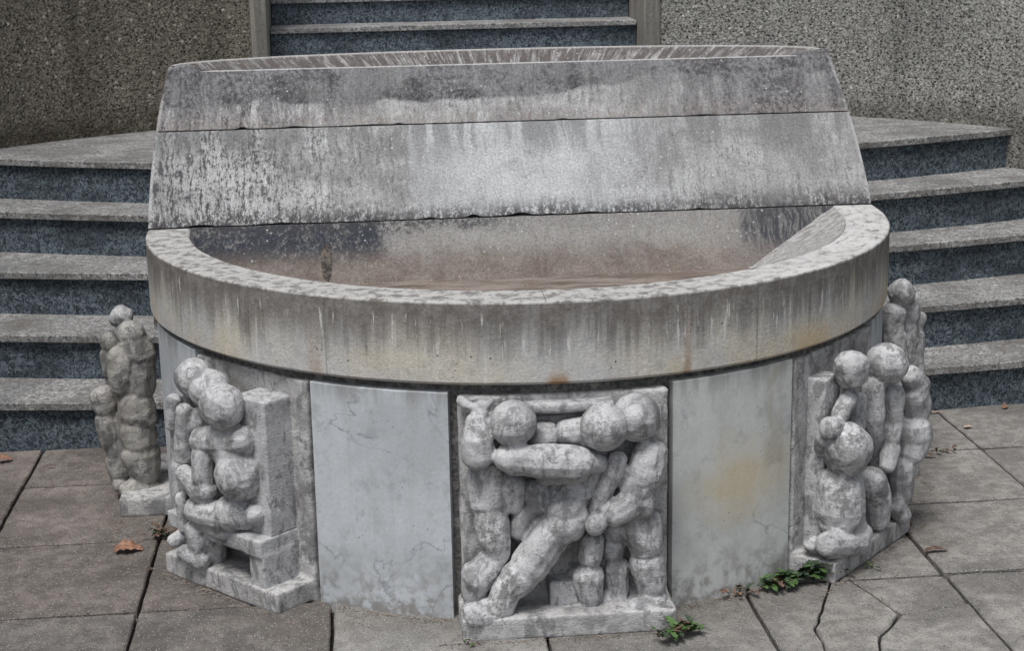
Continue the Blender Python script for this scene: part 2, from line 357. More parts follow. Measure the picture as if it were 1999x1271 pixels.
def m_jamb():
    g = G('cheek_concrete'); f = g.noise(g.pos, 120, 4, .8)
    st = g.noise(g.vec(g.mth('MULTIPLY', g.x, 2.0), g.y, g.mth('MULTIPLY', g.z, .1)), 18, 4, .6)
    c = g.mix(g.rng(st, .4, .65), (.25, .235, .205), (.15, .145, .13)); c = g.bright(c, g.rng(f, .3, .7, .7, 1.3, False))
    return g.done(c, .9, g.bump(f, .003, .6))

def m_pave():
    g = G('paving_concrete')
    oi = g.n('ShaderNodeObjectInfo')
    f = g.noise(g.pos, 230, 3, .75); big = g.noise(g.pos, 3.5, 5, .6); md = g.noise(g.pos, 24, 5, .7)
    d = g.vor(g.pos, 150); dc = g.vor(g.pos, 150, 'F1', 'Color'); sp = g.n('ShaderNodeSeparateColor'); g.l(dc, sp.inputs[0])
    base = g.mix(g.rng(md, .38, .62), g.bright(oi.outputs['Color'], .78), g.bright(oi.outputs['Color'], 1.2))
    base = g.mix(g.rng(big, .46, .62, 0, .65), base, g.bright(oi.outputs['Color'], .50))
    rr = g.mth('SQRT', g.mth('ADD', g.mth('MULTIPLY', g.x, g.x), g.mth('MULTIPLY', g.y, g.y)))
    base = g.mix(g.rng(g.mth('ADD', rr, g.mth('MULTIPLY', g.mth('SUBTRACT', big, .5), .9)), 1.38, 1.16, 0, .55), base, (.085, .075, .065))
    base = g.mix(g.mth('MULTIPLY', g.rng(d, .45, .2), g.rng(sp.outputs[0], .66, .80, 0, .7)), base, (.40, .385, .365))
    base = g.mix(g.mth('MULTIPLY', g.rng(d, .4, .15), g.rng(sp.outputs[1], .78, .85, 0, .8)), base, (.04, .037, .035))
    base = g.bright(base, g.rng(f, .3, .7, .72, 1.28, False))
    worn = g.noise(g.pos, 9, 6, .75)
    base = g.mix(g.mth('MULTIPLY', g.rng(worn, .6, .72, 0, .4), g.rng(f, .45, .6)), base, (.36, .33, .30))
    h = g.mth('ADD', g.rng(d, 0, .5, 1, 0), g.mth('MULTIPLY', md, 2.0))
    return g.done(base, g.rng(big, .45, .65, .9, .6), g.bump(h, .0035, .7))

def m_simple(name, a, b, sc=30, rough=.8, bmp=.002):
    g = G(name); f = g.noise(g.pos, sc, 4, .7)
    return g.done(g.mix(g.rng(f, .35, .65), a, b), rough, g.bump(f, bmp, .6))

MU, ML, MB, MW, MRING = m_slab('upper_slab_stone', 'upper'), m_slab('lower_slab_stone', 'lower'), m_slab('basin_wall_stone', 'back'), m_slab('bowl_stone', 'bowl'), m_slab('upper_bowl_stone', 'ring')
RIM = m_rim(); MAR = m_marble('marble', 0); MARO = m_marble('ochre_stained_marble', .75, (.40, .415, .405))
CAR = m_carved('carved_stone'); CARL = m_carved('brownish_carved_stone', .72, .8); PLT = m_carved('relief_plate_stone', .95, .25)
MOR = m_mortar()
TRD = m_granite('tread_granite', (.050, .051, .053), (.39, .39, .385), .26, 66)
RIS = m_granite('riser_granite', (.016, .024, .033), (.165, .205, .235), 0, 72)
WL = m_wall('brown_pebble_concrete', (.17, .152, .122), (.38, .345, .28), (.62, .58, .50), .75)
WR = m_wall('grey_pebble_concrete', (.22, .217, .20), (.52, .515, .475), (.66, .65, .60), .5, .5)
JMB = m_jamb(); PAV = m_pave()
DIRT = m_simple('joint_soil', (.018, .015, .012), (.06, .05, .04), 60)
def m_sed():
    g = G('basin_sediment'); b = g.noise(g.vec(g.mth('MULTIPLY', g.x, .25), g.mth('MULTIPLY', g.y, 1.6), 0.0), 14, 5, .65, .5); f = g.noise(g.pos, 120, 4, .8); p = g.noise(g.pos, 5, 4)
    c = g.mix(g.rng(b, .36, .62), (.10, .078, .066), (.23, .195, .17)); c = g.mix(g.rng(p, .5, .65, 0, .5), c, (.13, .10, .085))
    return g.done(g.bright(c, g.rng(f, .3, .7, .8, 1.2, False)), .9, g.bump(g.mth('ADD', f, b), .004, .5))
BFL = m_sed()

# ================================================================ setting: ground
GZ = -.822
o = mesh('ground', [(-30, -30, GZ-.03), (30, -30, GZ-.03), (30, 30, GZ-.03), (-30, 30, GZ-.03)], [(0, 1, 2, 3)], DIRT)
tag(o, kind='structure')
pave = empty('pavement', (0, 0, GZ)); tag(pave, kind='structure')
def slab_poly(poly, z, col, tilt=(0, 0), name='paving_slab', seed=0):
    """stone slab of a given outline with slightly ragged edges"""
    rnd = random.Random(seed); P = []
    n = len(poly); cx = sum(p[0] for p in poly)/n; cyy = sum(p[1] for p in poly)/n
    for i in range(n):
        a, b = Vector(poly[i]), Vector(poly[(i+1) % n]); L = (b-a).length; k = max(2, int(L/.035))
        for j in range(k):
            p = a.lerp(b, j/k); q = .0018 if j else .004
            dv = Vector((cx, cyy))-p; dv.normalize()
            P.append(p + dv*rnd.uniform(0, q)*(1 if j else 1.6) + Vector((nz(p.x, p.y, 3, 14), nz(p.x, p.y, 9, 14)))*(.009 if seed >= 900 and .5 < p.x < 1.01 and -1.44 < p.y < -.965 else .002))
    top = [(p.x, p.y, z + (p.x-cx)*tilt[0] + (p.y-cyy)*tilt[1]) for p in P]
    c = Vector((cx, cyy))
    rim0 = [(p.x, p.y, t[2]-.004) for p, t in zip(P, top)]
    ins = [((p+(c-p).normalized()*.004).x, (p+(c-p).normalized()*.004).y, t[2]) for p, t in zip(P, top)]
    bot = [(p.x, p.y, GZ-.05) for p in P]
    v, f = rings([bot, rim0, ins])
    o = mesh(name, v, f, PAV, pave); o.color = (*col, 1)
    return o
xs = [-4.71, -4.19, -3.67, -3.15, -2.60, -2.08, -1.555, -1.08, -.585, -.06, .48, 1.025, 1.50, 2.02, 2.54, 3.06, 3.58, 4.1]
ysL = [.475, .09, -.405, -.905, -1.41, -1.91, -2.41, -2.91, -3.41, -3.91]
ysR = [.475, .015, -.44, -.953, -1.45, -1.95, -2.45, -2.95, -3.45, -3.95]
gap = .0036
k = 0
for i in range(len(xs)-1):
    right = xs[i] > .1
    ys = ysR if right else ysL
    for j in range(len(ys)-1):
        x0, x1, y1, y0 = xs[i]+gap, xs[i+1]-gap, ys[j]-gap*2.4, ys[j+1]+gap*2.4
        k += 1
        if max(abs(x0), abs(x1)) < 1.0 and y0 > -.6: continue
        r = random.Random(k*13)
        if x1 < 0.1: c = Vector((.156, .136, .124))*r.uniform(.82, 1.18)
        else: c = Vector((.222, .212, .198))*r.uniform(.88, 1.12)
        if i == 8 and j == 3: c = Vector((.30, .29, .275))
        if j >= 3 and x1 < .1 and i != 8: c = c*.95 + Vector((.01, .015, .015))
        if i == 10 and j == 3:
            # the slab that has cracked in four
            A, B, C_, D, E_ = (.735, -.953-gap), (.833, -1.183), (1.025-gap, -1.142), (.690, -1.45+gap), (.60, -1.235)
            dd = .0024
            polys = [[(x0, y0), (D[0]-.11, y0), (E_[0]-dd, E_[1]), (A[0]-.02-dd, y1), (x0, y1)],
                     [(A[0]-.02+dd, y1), (E_[0]+dd, E_[1]), (D[0]-.105, y0), (D[0]-dd, y0), (.74, -1.30), (B[0]-dd, B[1]), (A[0]+.033-dd, y1)],
                     [(A[0]+.038+dd, y1), (B[0]+.004, B[1]+dd*2.4), (x1, C_[1]+dd*2.2), (x1, y1)],
                     [(D[0]+dd, y0), (.74+dd*2, -1.30), (B[0]+dd, B[1]-dd), (x1, C_[1]-dd), (x1, y0)]]
            for q, pp in enumerate(polys):
                slab_poly(pp[::-1], GZ+[0, .002, -.001, .001][q], c, ((0, 0), (.004, -.005), (.006, .004), (0, .003))[q], 'paving_slab', 900+q)
            continue
        slab_poly([(x0, y0), (x1, y0), (x1, y1), (x0, y1)], GZ+r.uniform(-.002, .002), c, (r.uniform(-.006, .006), r.uniform(-.006, .006)), 'paving_slab', k)

# ================================================================ lower curved steps
RW = 2.75
YK = {1: .442, 2: .695, 3: .98, 4: 1.23, 5: 1.475}
TK = {1: -.015, 2: -.028, 3: -.022, 4: -.05, 5: -.048}
SK = {1: .13, 2: .18, 3: .22, 4: .29, 5: .34}
RISE = .1612
def ycur(k, x, add=0): return YK[k] + add + (x*x-1.55**2)*SK[k]/3.2 + TK[k]*x
def zk(k): return GZ + k*RISE
def xlimit(k, add=0, s=1):
    x = 1.0
    while x < RW and math.hypot(x, ycur(k, s*x, add)) < RW-.004: x += .005
    return x
steps = empty('granite_steps', (0, .45, GZ)); tag(steps, 'curved granite steps with dark risers and pale worn treads either side of the fountain', 'steps')
for k in range(1, 6):
    for s in (-1, 1):
        n = 40; xl = xlimit(k, 0, s)
        # tread
        pf, pb = [], []
        for i in range(n+1):
            x = s*(.0015 + (xl-.0015)*i/n)
            pf.append((x, ycur(k, x) + .0015*nz(x, k, 0, 12)))
            if k < 5: yb = min(ycur(k+1, x, .035), math.sqrt(max(0, (RW-.004)**2-x*x)))
            else: yb = math.sqrt(max(.0, (RW+.02)**2-x*x))
            pb.append((x, max(yb, pf[-1][1]+.002)))
        zt, zb = zk(k), zk(k)-.027
        r = .003
        rs = []
        for (x, y), (xb, yb) in zip(pf, pb):
            rs.append([(x, y+r, zt), (xb, yb, zt), (xb, yb, zb), (x, y+r, zb), (x, y, zb+r), (x, y, zt-r)])
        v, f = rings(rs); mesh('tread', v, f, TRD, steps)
        rs = []
        for i in range(n+1):
            x = s*(.0015 + (xlimit(k, .022, s)-.0015)*i/n); y = ycur(k, x, .022)
            z0 = zk(k-1)-.02 if k > 1 else GZ-.05
            rs.append([(x, y, zb), (x, y+.03, zb), (x, y+.03, z0), (x, y, z0)])
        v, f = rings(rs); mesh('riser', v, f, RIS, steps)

# ================================================================ retaining walls
def wall(sgn, mat, label):
    t = empty('retaining_wall', (sgn*2.0, 1.9, GZ)); tag(t, label, 'wall')
    a0, a1 = 19.6, 118.0; n = 100; zb, ztp = GZ-.05, 1.5
    rs = []
    for i in range(n+1):
        a = math.radians(a0+(a1-a0)*i/n); si, co = sgn*math.sin(a), math.cos(a)
        ri, ro = RW, RW+.3
        rs.append([(si*ri, co*ri, zb), (si*ri, co*ri, ztp), (si*ro, co*ro, ztp), (si*ro, co*ro, zb)])
    v, f = rings(rs); mesh('wall_face', v, f, mat, t)
    # smooth cheek beside the upper stair
    x0, x1 = sgn*.845, sgn*(math.sin(math.radians(a0))*RW-.004)
    y0 = RW*math.cos(math.radians(a0))-.02
    v, f = box_vf((min(x0, x1), y0, zb), (max(x0, x1), y0+3.3, 1.5)); mesh('stair_cheek', v, f, JMB, t, bevel=.008)
    cop = []
    for i in range(n+1):
        a = math.radians(a0+(a1-a0)*i/n); si, co = sgn*math.sin(a), math.cos(a)
        cop.append([(si*(RW-.03), co*(RW-.03), 1.5), (si*(RW-.03), co*(RW-.03), 1.56), (si*(RW+.33), co*(RW+.33), 1.56), (si*(RW+.33), co*(RW+.33), 1.5)])
    v, f = rings(cop); mesh('coping', v, f, JMB, t)
    return t
wall(-1, WL, 'dark brownish pebble-finished concrete wall curving left of the upper stair')
wall(1, WR, 'lighter grey pebble-finished concrete wall curving right of the upper stair')

# upper straight stair
ust = empty('granite_stair', (0, 2.6, zk(5))); tag(ust, 'straight flight of blue-grey granite steps rising between the two concrete walls', 'stair')
noses = [(2.36, .12), (2.62, .262)]
z, y = .262, 2.62
for i in range(11): z += .1225; y += .215 if i else .13; noses.append((y, z))
for i, (y, z) in enumerate(noses):
    hw = .842 if i > 1 else .875
    yb = noses[i+1][0]+.03 if i+1 < len(noses) else y+.6
    v, f = box_vf((-hw, y, z-.024), (hw, yb, z)); mesh('tread', v, f, TRD, ust, bevel=.003)
    z0 = noses[i-1][1]-.015 if i else zk(5)-.01
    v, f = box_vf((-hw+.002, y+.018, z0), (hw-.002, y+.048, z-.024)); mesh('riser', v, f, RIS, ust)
tv, tf = [], []
n = 48
for i in range(n+1):
    a = 2*PI*i/n; rr = RW+.28
    tv += [(rr*math.sin(a), rr*math.cos(a), 1.44), (30*math.sin(a), 30*math.cos(a), 1.44)]
keep = lambda i: math.cos(2*PI*(i+.5)/n) > -.42 and abs(math.sin(2*PI*(i+.5)/n)) > .33
tf = [(2*i, 2*i+1, 2*i+3, 2*i+2) for i in range(n) if keep(i)]
o = mesh('upper_terrace', tv, tf, DIRT); tag(o, kind='structure')

# ================================================================ fountain
fo = empty('stone_fountain', (0, 0, GZ))
tag(fo, 'large round weathered stone fountain with sloping back, empty basin and carved figure reliefs', 'fountain')
# drum core of mortar
n = 96
rs = [[pol(1.068, 360*i/n, z) for i in range(n)] for z in (GZ-.05, -.21)]
v, f = rings(rs); mesh('drum_core', v, f, MOR, fo, smooth=False)
# rim: half ring with rounded arrises, flush with the slab plane at its back
SLP = .77
RO, RI, ZR = 1.100, .974, -.2076
BASZ = -.165
rs = []; n = 160
for i in range(n+1):
    a = -89.5 + 179.0*i/n
    w1 = .0016*nz(a*.12, 0, 0); c = .006+.002*nz(a*.8, 3, 1)+.006*max(0, nz(a*.55, 8, 1)-.45)
    rs.append([pol(RI+w1, a, BASZ-.04), pol(RI+w1, a, -c*.8), pol(RI+c+w1, a, 0), pol(RO-c+w1, a, 0), pol(RO-c*.3+w1, a, -c*.35),
               pol(RO+w1, a, -c), pol(RO+w1, a, -.10), pol(RO+w1, a, ZR+.008), pol(RO-.008+w1, a, ZR), pol(RI, a, ZR)])
v, f = rings(rs); o = mesh('rim', v, f, RIM, fo)
# bowl: conical inner face (front half) + floor
rs = []
for i in range(n+1):
    a = -89.0 + 178.0*i/n
    q = min(1, max(0, (a+70)/110)); q = .16+.84*q*q*(3-2*q)     # steep on the left, a long slope on the right
    rs.append([pol(RI-.001, a, -.004), pol(RI-.065*q, a, -.04), pol(RI-.19*q, a, -.11), pol(RI-.265*q, a, BASZ+.010), pol(RI-.31*q-.02, a, BASZ)])
v, f = rings(rs, closed=False, cap=False); o = mesh('bowl', v, f, MW, fo, smooth=True)
fl = [pol(RI-.21, -95+190*i/60, BASZ+.002) for i in range(61)]
vs = [(0, -.2, BASZ+.002)]; fs = []
gx, gy = 90, 40; vs = []
for j in range(gy+1):
    for i in range(gx+1):
        u, t = -1+2*i/gx, j/gy
        y = .05 - t*(.80)
        hw = math.sqrt(max(.001, (RI-.27)**2 - min(y, 0)**2))
        x = u*hw if u > 0 else u*(hw+.20)
        vs.append((x, y, BASZ+.004+.006*nz(x, y, 0, 5)+.004*nz(x, y, 4, 24)))
fs = [(j*(gx+1)+i, j*(gx+1)+i+1, (j+1)*(gx+1)+i+1, (j+1)*(gx+1)+i) for j in range(gy) for i in range(gx)]
mesh('basin_floor', vs, fs, BFL, fo, smooth=True)

# sloping slabs
def halfw(y): return math.sqrt(max(.0, RO*RO-y*y))
def slope_slab(name, z0, z1, mat, dip=False, chips=(), R=None, th=.045, shrink=0.0, seed=0):
    n = 220; rs = []
    zz = 8
    for i in range(n+1):
        u = -1+2*i/n
        ring = []
        cs = sum(h*math.exp(-((u*1.08-cx)/wd)**2) for cx, wd, h in chips)
        cs += .0012*max(0, nz(u, seed, 0, 40))
        zb = z0+.0018+cs
        zt = z1-.0018 - .0012*max(0, nz(u, seed+5, 0, 40))
        if dip:
            d = min(1, max(0, (1.0-abs(u)-.062)/.03)); d = d*d*(3-2*d)
            zt = z1 - .014*d - .002*max(0, nz(u, 2, 0, 15))
        for q in range(zz+1):
            z = zb+(zt-zb)*q/zz
            y = SLP*z; hw = (halfw(y) if R is None else math.sqrt(max(.01, R*R-y*y)))-.0008-shrink
            e = .003 if q in (0, zz) else 0
            ring.append((u*hw, y+e + .0012*nz(u*hw, z, seed, 3), z))
        for q in (zz, 0):
            z = zb+(zt-zb)*q/zz; y = SLP*z+th; hw = (halfw(y) if R is None else math.sqrt(max(.01, R*R-y*y)))-.0008-shrink
            if dip and q == zz: z -= .004
            ring.append((u*hw, y, z))
        rs.append(ring)
    v, f = rings(rs); return mesh(name, v, f, mat, fo)
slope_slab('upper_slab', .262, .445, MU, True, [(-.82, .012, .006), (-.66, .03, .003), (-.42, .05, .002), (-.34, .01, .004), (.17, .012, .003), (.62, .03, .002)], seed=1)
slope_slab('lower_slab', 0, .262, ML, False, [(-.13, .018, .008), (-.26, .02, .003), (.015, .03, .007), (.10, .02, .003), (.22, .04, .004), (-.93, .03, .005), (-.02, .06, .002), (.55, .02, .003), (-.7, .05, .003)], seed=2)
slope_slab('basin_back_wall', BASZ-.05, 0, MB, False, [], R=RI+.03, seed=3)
# seal behind the slabs + rear body with the upper bowl
def rear_outline(m, grow=0.0, z=0.0, yfront=None):
    """from left corner round the back to right corner"""
    pts = []
    yf = .045 + SLP*z if yfront is None else yfront
    hb = .34
    for i in range(8):
        y = yf+(max(hb, yf+.001)-yf)*i/8; pts.append((-(halfw(y)+grow), y))
    hw = halfw(hb)
    for i in range(m+1):
        a = PI*i/m; ex = .9
        pts.append((-math.cos(a)*(hw+grow), max(hb, yf)+math.sin(a)**ex*(.33+grow)))
    for i in range(7, -1, -1):
        y = yf+(max(hb, yf+.001)-yf)*i/8; pts.append((halfw(y)+grow, y))
    xe = halfw(min(max(yf, 0), hb))+grow
    for i in range(1, 30): pts.append((xe*(1-2*i/30), yf))
    return pts
def dipz(pts, z, yf, lim):
    out = []
    for x, y in pts:
        d = min(1, max(0, (.985-abs(x))/.05)) if y < yf+.004 else 0
        out.append((x, y, min(z, z+(lim-z)*d) if lim < z else z))
    return out
rs = []
for z in (-.3, -.05, 0, .1, .2, .3, .40, .437, .4445):
    g_ = -.001 if z < .44 else -.006
    yf = .044+SLP*max(z, -.1); rs.append(dipz(rear_outline(60, g_, z, yfront=yf), z, yf, .424))
inner = lambda e, z: dipz(rear_outline(60, -e, .44, yfront=.047+SLP*.425), z, .047+SLP*.425, .422)
rs.append(inner(.016, .4445)); rs.append(inner(.020, .440)); rs.append(inner(.11, .38)); rs.append(inner(.17, .335)); rs.append(inner(.22, .325))
v, f = rings(rs, closed=True, cap=True); mesh('upper_bowl', v, f, MRING, fo, smooth=False)

# marble panels
def curved_panel(a0, a1, z0, z1, r, mat, name='marble_panel', chipseed=0):
    n = 14; rs = []
    for i in range(n+1):
        a = a0+(a1-a0)*i/n
        j = .0012*nz(a*.3, chipseed, 0)
        zt = z1-.0025*max(0, nz(a, chipseed, 3)); e = .0025
        rs.append([pol(r+j-e, a, z0), pol(r+j, a, z0+e), pol(r+j, a, zt-e), pol(r+j-e, a, zt), pol(r-.03, a, zt), pol(r-.03, a, z0)])
    v, f = rings(rs); return mesh(name, v, f, mat, fo)
curved_panel(14.6, 34.3, GZ-.03, -.226, 1.091, MARO, chipseed=1)['label'] = 'marble panel stained ochre'
curved_panel(-34.3, -14.9, GZ-.03, -.229, 1.091, MAR, chipseed=2)
curved_panel(-76.8, -58.2, GZ-.03, -.223, 1.090, MAR, chipseed=3)
curved_panel(58.2, 76.8, GZ-.03, -.223, 1.090, MAR, chipseed=4)

# ---------------------------------------------------------------- relief carvings
def frame(th):
    t = math.radians(th)
    return Vector((math.cos(t), math.sin(t), 0)), Vector((math.sin(t), -math.cos(t), 0))
def capsule(bm, a, b, ra, rb, rnd):
    """one carved segment: flat chisel facets, blunt ends; near-round when a == b (a head)"""
    ax = b-a; L = ax.length; head = L < ra*.35
    if L < 1e-5: ax = Vector((0, 0, 1)); L = 1e-5
    ax.normalize(); s = ax.orthogonal().normalized(); t = ax.cross(s)
    seg, cap, cf, pw = (16, 6, 1.0, 1.0) if head else (11, 3, .74, .72)
    jt = .022 if head else .034
    ph = rnd.random()*6
    rr = []
    for i in range(cap+1):
        q = -PI/2+PI/2*i/cap; rr.append((a+ax*ra*cf*math.sin(q), max(ra*max(math.cos(q), 0)**pw, ra*.12)))
    if not head and L > ra*.8: rr.append((a.lerp(b, .5), (ra+rb)/2*1.03))
    for i in range(0, cap+1):
        q = PI/2*i/cap; rr.append((b+ax*(rb*cf*math.sin(q)+(1e-4 if i == 0 else 0)), max(rb*max(math.cos(q), 0)**pw, rb*.12)))
    vs = []
    for c, r in rr:
        ring = []
        for k in range(seg):
            an = ph+2*PI*k/seg; q = r*(1+rnd.uniform(-jt, jt))
            ring.append(bm.verts.new(c+(s*math.cos(an)+t*math.sin(an))*q))
        vs.append(ring)
    for i in range(len(vs)-1):
        for k in range(seg):
            bm.faces.new((vs[i][k], vs[i][(k+1) % seg], vs[i+1][(k+1) % seg], vs[i+1][k]))
    bm.faces.new(vs[0][::-1]); bm.faces.new(vs[-1])
def prism(bm, pts_front, pts_back):
    a = [bm.verts.new(p) for p in pts_front]; b = [bm.verts.new(p) for p in pts_back]; n = len(a)
    bm.faces.new(a); bm.faces.new(b[::-1])
    for i in range(n): bm.faces.new((a[i], b[i], b[(i+1) % n], a[(i+1) % n]))
dg = None
def sculpt(name, bm, mat, parent, voxel=.0042, amp=1.0, seed=0, smooth=1):
    me = bpy.data.meshes.new(name); bmesh.ops.recalc_face_normals(bm, faces=bm.faces); bm.to_mesh(me); bm.free()
    tmp = bpy.data.objects.new('tmp', me); COL.objects.link(tmp)
    r = tmp.modifiers.new('r', 'REMESH'); r.mode = 'VOXEL'; r.voxel_size = voxel; r.adaptivity = 0
    s = tmp.modifiers.new('s', 'SMOOTH'); s.factor = .5; s.iterations = smooth
    d = bpy.context.evaluated_depsgraph_get()
    me2 = bpy.data.meshes.new_from_object(tmp.evaluated_get(d)); bpy.data.objects.remove(tmp); bpy.data.meshes.remove(me)
    off = Vector((0, 0, 0)); p = parent
    while p: off += Vector(p.location); p = p.parent
    nv = len(me2.vertices); co = np.empty(nv*3); me2.vertices.foreach_get('co', co); co = co.reshape(-1, 3)
    no = np.empty(nv*3); me2.vertices.foreach_get('normal', no); no = no.reshape(-1, 3)
    dsp = np.empty(nv)
    for i in range(nv):
        v = Vector(co[i]); 
        a = mnoise.noise(v*16+Vector((seed, 0, 0)))*.0034
        b = mnoise.noise(v*48)*.0011
        vd = mnoise.voronoi(v*26, distance_metric='DISTANCE')[0]
        c = -max(0, vd[0]-.35)*.0035                                     # broad chisel facets
        dsp[i] = (a+b+c)*amp
    co = co + no*dsp[:, None] - np.array(off)
    me2.vertices.foreach_set('co', co.ravel()); me2.update()
    me2.materials.clear(); me2.materials.append(mat)
    me2.polygons.foreach_set('use_smooth', [True]*len(me2.polygons))
    o = bpy.data.objects.new(name, me2); return link(o, parent)

class Relief:
    def __init__(s, th, u0, u1, zt, ox, oy, sc, nplate, label, mat=CAR, pu0=None, pu1=None, pn=1.197, ph=.056):
        s.th = th; s.u, s.nv = frame(th); s.ox, s.oy, s.sc, s.np = ox, oy, sc, nplate; s.mat = mat
        pu0 = u0 if pu0 is None else pu0; pu1 = u1 if pu1 is None else pu1
        # plate + plinth as one ragged carved stone
        bm = bmesh.new()
        def P(u, n, z): return s.u*u + s.nv*n + Vector((0, 0, z))
        s.P = P
        n0 = 1.035
        prism(bm, [P(u0, nplate, GZ-.02), P(u1, nplate, GZ-.02), P(u1, nplate, zt), P(u0, nplate, zt)], [P(u0, n0, GZ-.02), P(u1, n0, GZ-.02), P(u1, n0, zt), P(u0, n0, zt)])
        prism(bm, [P(pu0, pn, GZ-.003), P(pu1, pn, GZ-.003), P(pu1, pn, GZ+ph), P(pu0, pn, GZ+ph)], [P(pu0, n0, GZ-.003), P(pu1, n0, GZ-.003), P(pu1, n0, GZ+ph), P(pu0, n0, GZ+ph)])
        s.root = sculpt('relief_panel', bm, PLT, fo, .006, .55, seed=th, smooth=1)
        s.root['label'] = label
        s.k = 0
    ey = None
    def pt(s, x, y, d):
        if s.ey is not None:   # reliefs seen edge-on: place by distance along the drum's side
            return hit_plane(s.ox+x/s.sc, s.oy+y/s.sc, Vector((0, s.ey-(d-.09)*.6, 0)), Vector((0, 1, 0)))
        n = s.nv
        p, t = hit_plane(s.ox+x/s.sc, s.oy+y/s.sc, n*(s.np+d), n)
        return p, t
    def fig(s, lumps, amp=1.0, name='carved_figure', label=None, voxel=.0034, mat=None):
        """lump: x,y,r,depth[, x2,y2,r2,depth2] in photograph detail pixels, depth in metres in front of the plate"""
        bm = bmesh.new(); rnd = random.Random(s.k*17+int(s.th)+5)
        for q in lumps:
            a, ta = s.pt(q[0], q[1], q[3]); ra = q[2]/s.sc*ta/F_PX
            if len(q) > 4:
                b, tb = s.pt(q[4], q[5], q[7]); rb = q[6]/s.sc*tb/F_PX
            else: b, rb = a+Vector((0, 0, 1e-4)), ra
            capsule(bm, a, b, ra, rb, rnd)
        s.k += 1
        o = sculpt(name, bm, mat or s.mat, s.root, voxel, amp, seed=s.k*3.7+s.th)
        if label: o['label'] = label
        return o
    def boxes(s, name, bxs, amp=.5):
        bm = bmesh.new()
        for (u0, u1, n0, n1, z0, z1) in bxs:
            P = s.P
            prism(bm, [P(u0, n1, z0), P(u1, n1, z0), P(u1, n1, z1), P(u0, n1, z1)], [P(u0, n0, z0), P(u1, n0, z0), P(u1, n0, z1), P(u0, n0, z1)])
        s.k += 1
        return sculpt(name, bm, s.mat, s.root, .0055, amp, seed=s.k, smooth=1)

# --- centre relief: men wrestling
C = Relief(0, -.258, .258, -.236, 860, 720, 2.306, 1.078, 'centre relief of men locked in a struggle', pu0=-.268, pu1=.262)
C.boxes('carved_ledge', [(-.10, .12, 1.06, 1.115, -.275, -.25), (-.20, .16, 1.06, 1.085, -.50, -.29)])
C.fig([(190,170,36,.045, 215,150,24,.03), (88,140,20,.02, 120,165,24,.03), (150,175,26,.04, 185,205,46,.045), (165,235,56,.05, 166,330,74,.06), (166,330,76,.062, 166,392,80,.06),   # raised arm
       (326,246,108,.064), (200,460,84,.018, 215,610,90,.025), (300,500,80,.0, 320,600,70,.005), (330,520,58,.03, 335,620,48,.03),
       (225,670,84,.035, 240,740,80,.042), (240,750,78,.045, 256,850,58,.05), (232,870,70,.045, 165,950,78,.055), (170,930,80,.05, 150,1010,62,.045), (150,1040,58,.045, 200,1050,50,.05),
       (290,402,64,.080, 330,415,72,.088), (330,415,72,.09, 600,425,84,.10), (575,395,60,.10, 640,425,66,.10), (650,420,56,.095, 722,428,44,.075), (470,470,60,.06, 640,470,50,.07)])
C.fig([(736,264,112,.088), (700,400,80,.03, 620,540,88,.045), (540,520,70,.0, 500,600,60,.01), (620,560,76,.045, 555,650,86,.06), (556,715,88,.072, 585,712,72,.078), (620,620,40,.07, 640,690,46,.07),
       (430,545,74,.02, 440,615,64,.028), (385,650,62,.025, 352,735,50,.022), (420,670,60,.0, 380,760,50,.0),
       (500,745,92,.062, 395,890,90,.072), (360,935,86,.075, 305,985,78,.075), (300,990,78,.075, 262,1080,66,.080), (255,1118,50,.085, 140,1120,54,.10), (200,1080,52,.085, 290,1085,50,.08), (130,1100,48,.095, 160,1090,44,.09)])
C.fig([(450,300,66,.02, 465,300,66,.022), (470,280,60,.02, 480,310,62,.02)], label='carved fist between the heads')
C.fig([(560,290,66,.022, 640,280,66,.03), (640,300,60,.03, 700,340,60,.03)], label='carved forearm between the heads')
C.fig([(880,218,114,.06), (952,372,80,.06, 918,480,92,.068), (920,480,88,.065, 880,545,84,.068), (900,600,88,.066, 862,600,76,.078), (862,602,74,.080, 770,665,54,.092), (697,706,52,.095),
       (800,405,46,.075, 775,470,54,.072), (770,480,50,.07, 690,635,36,.066), (850,480,80,.01, 850,600,80,.01), (740,560,50,.02, 720,640,46,.02),
       (905,690,92,.045, 925,800,80,.05), (928,870,82,.05, 945,985,66,.05), (875,1080,50,.080, 980,1060,50,.065), (930,1040,60,.05, 985,1045,50,.05),
       (790,720,62,.02, 775,830,54,.022), (785,890,62,.022, 798,1000,54,.022), (740,1040,44,.03, 810,1040,44,.03), (720,800,60,-.01, 760,960,60,-.01)])
C.fig([(685,770,54,.045, 672,855,56,.05), (665,935,78,.05, 672,1030,60,.052), (672,1085,50,.058, 640,1085,40,.06), (640,960,60,.01, 600,930,50,.0)], label='carved leg seen between the wrestlers')
C.boxes('carved_block', [(-.045, .025, 1.06, 1.135, -.775, -.705)])
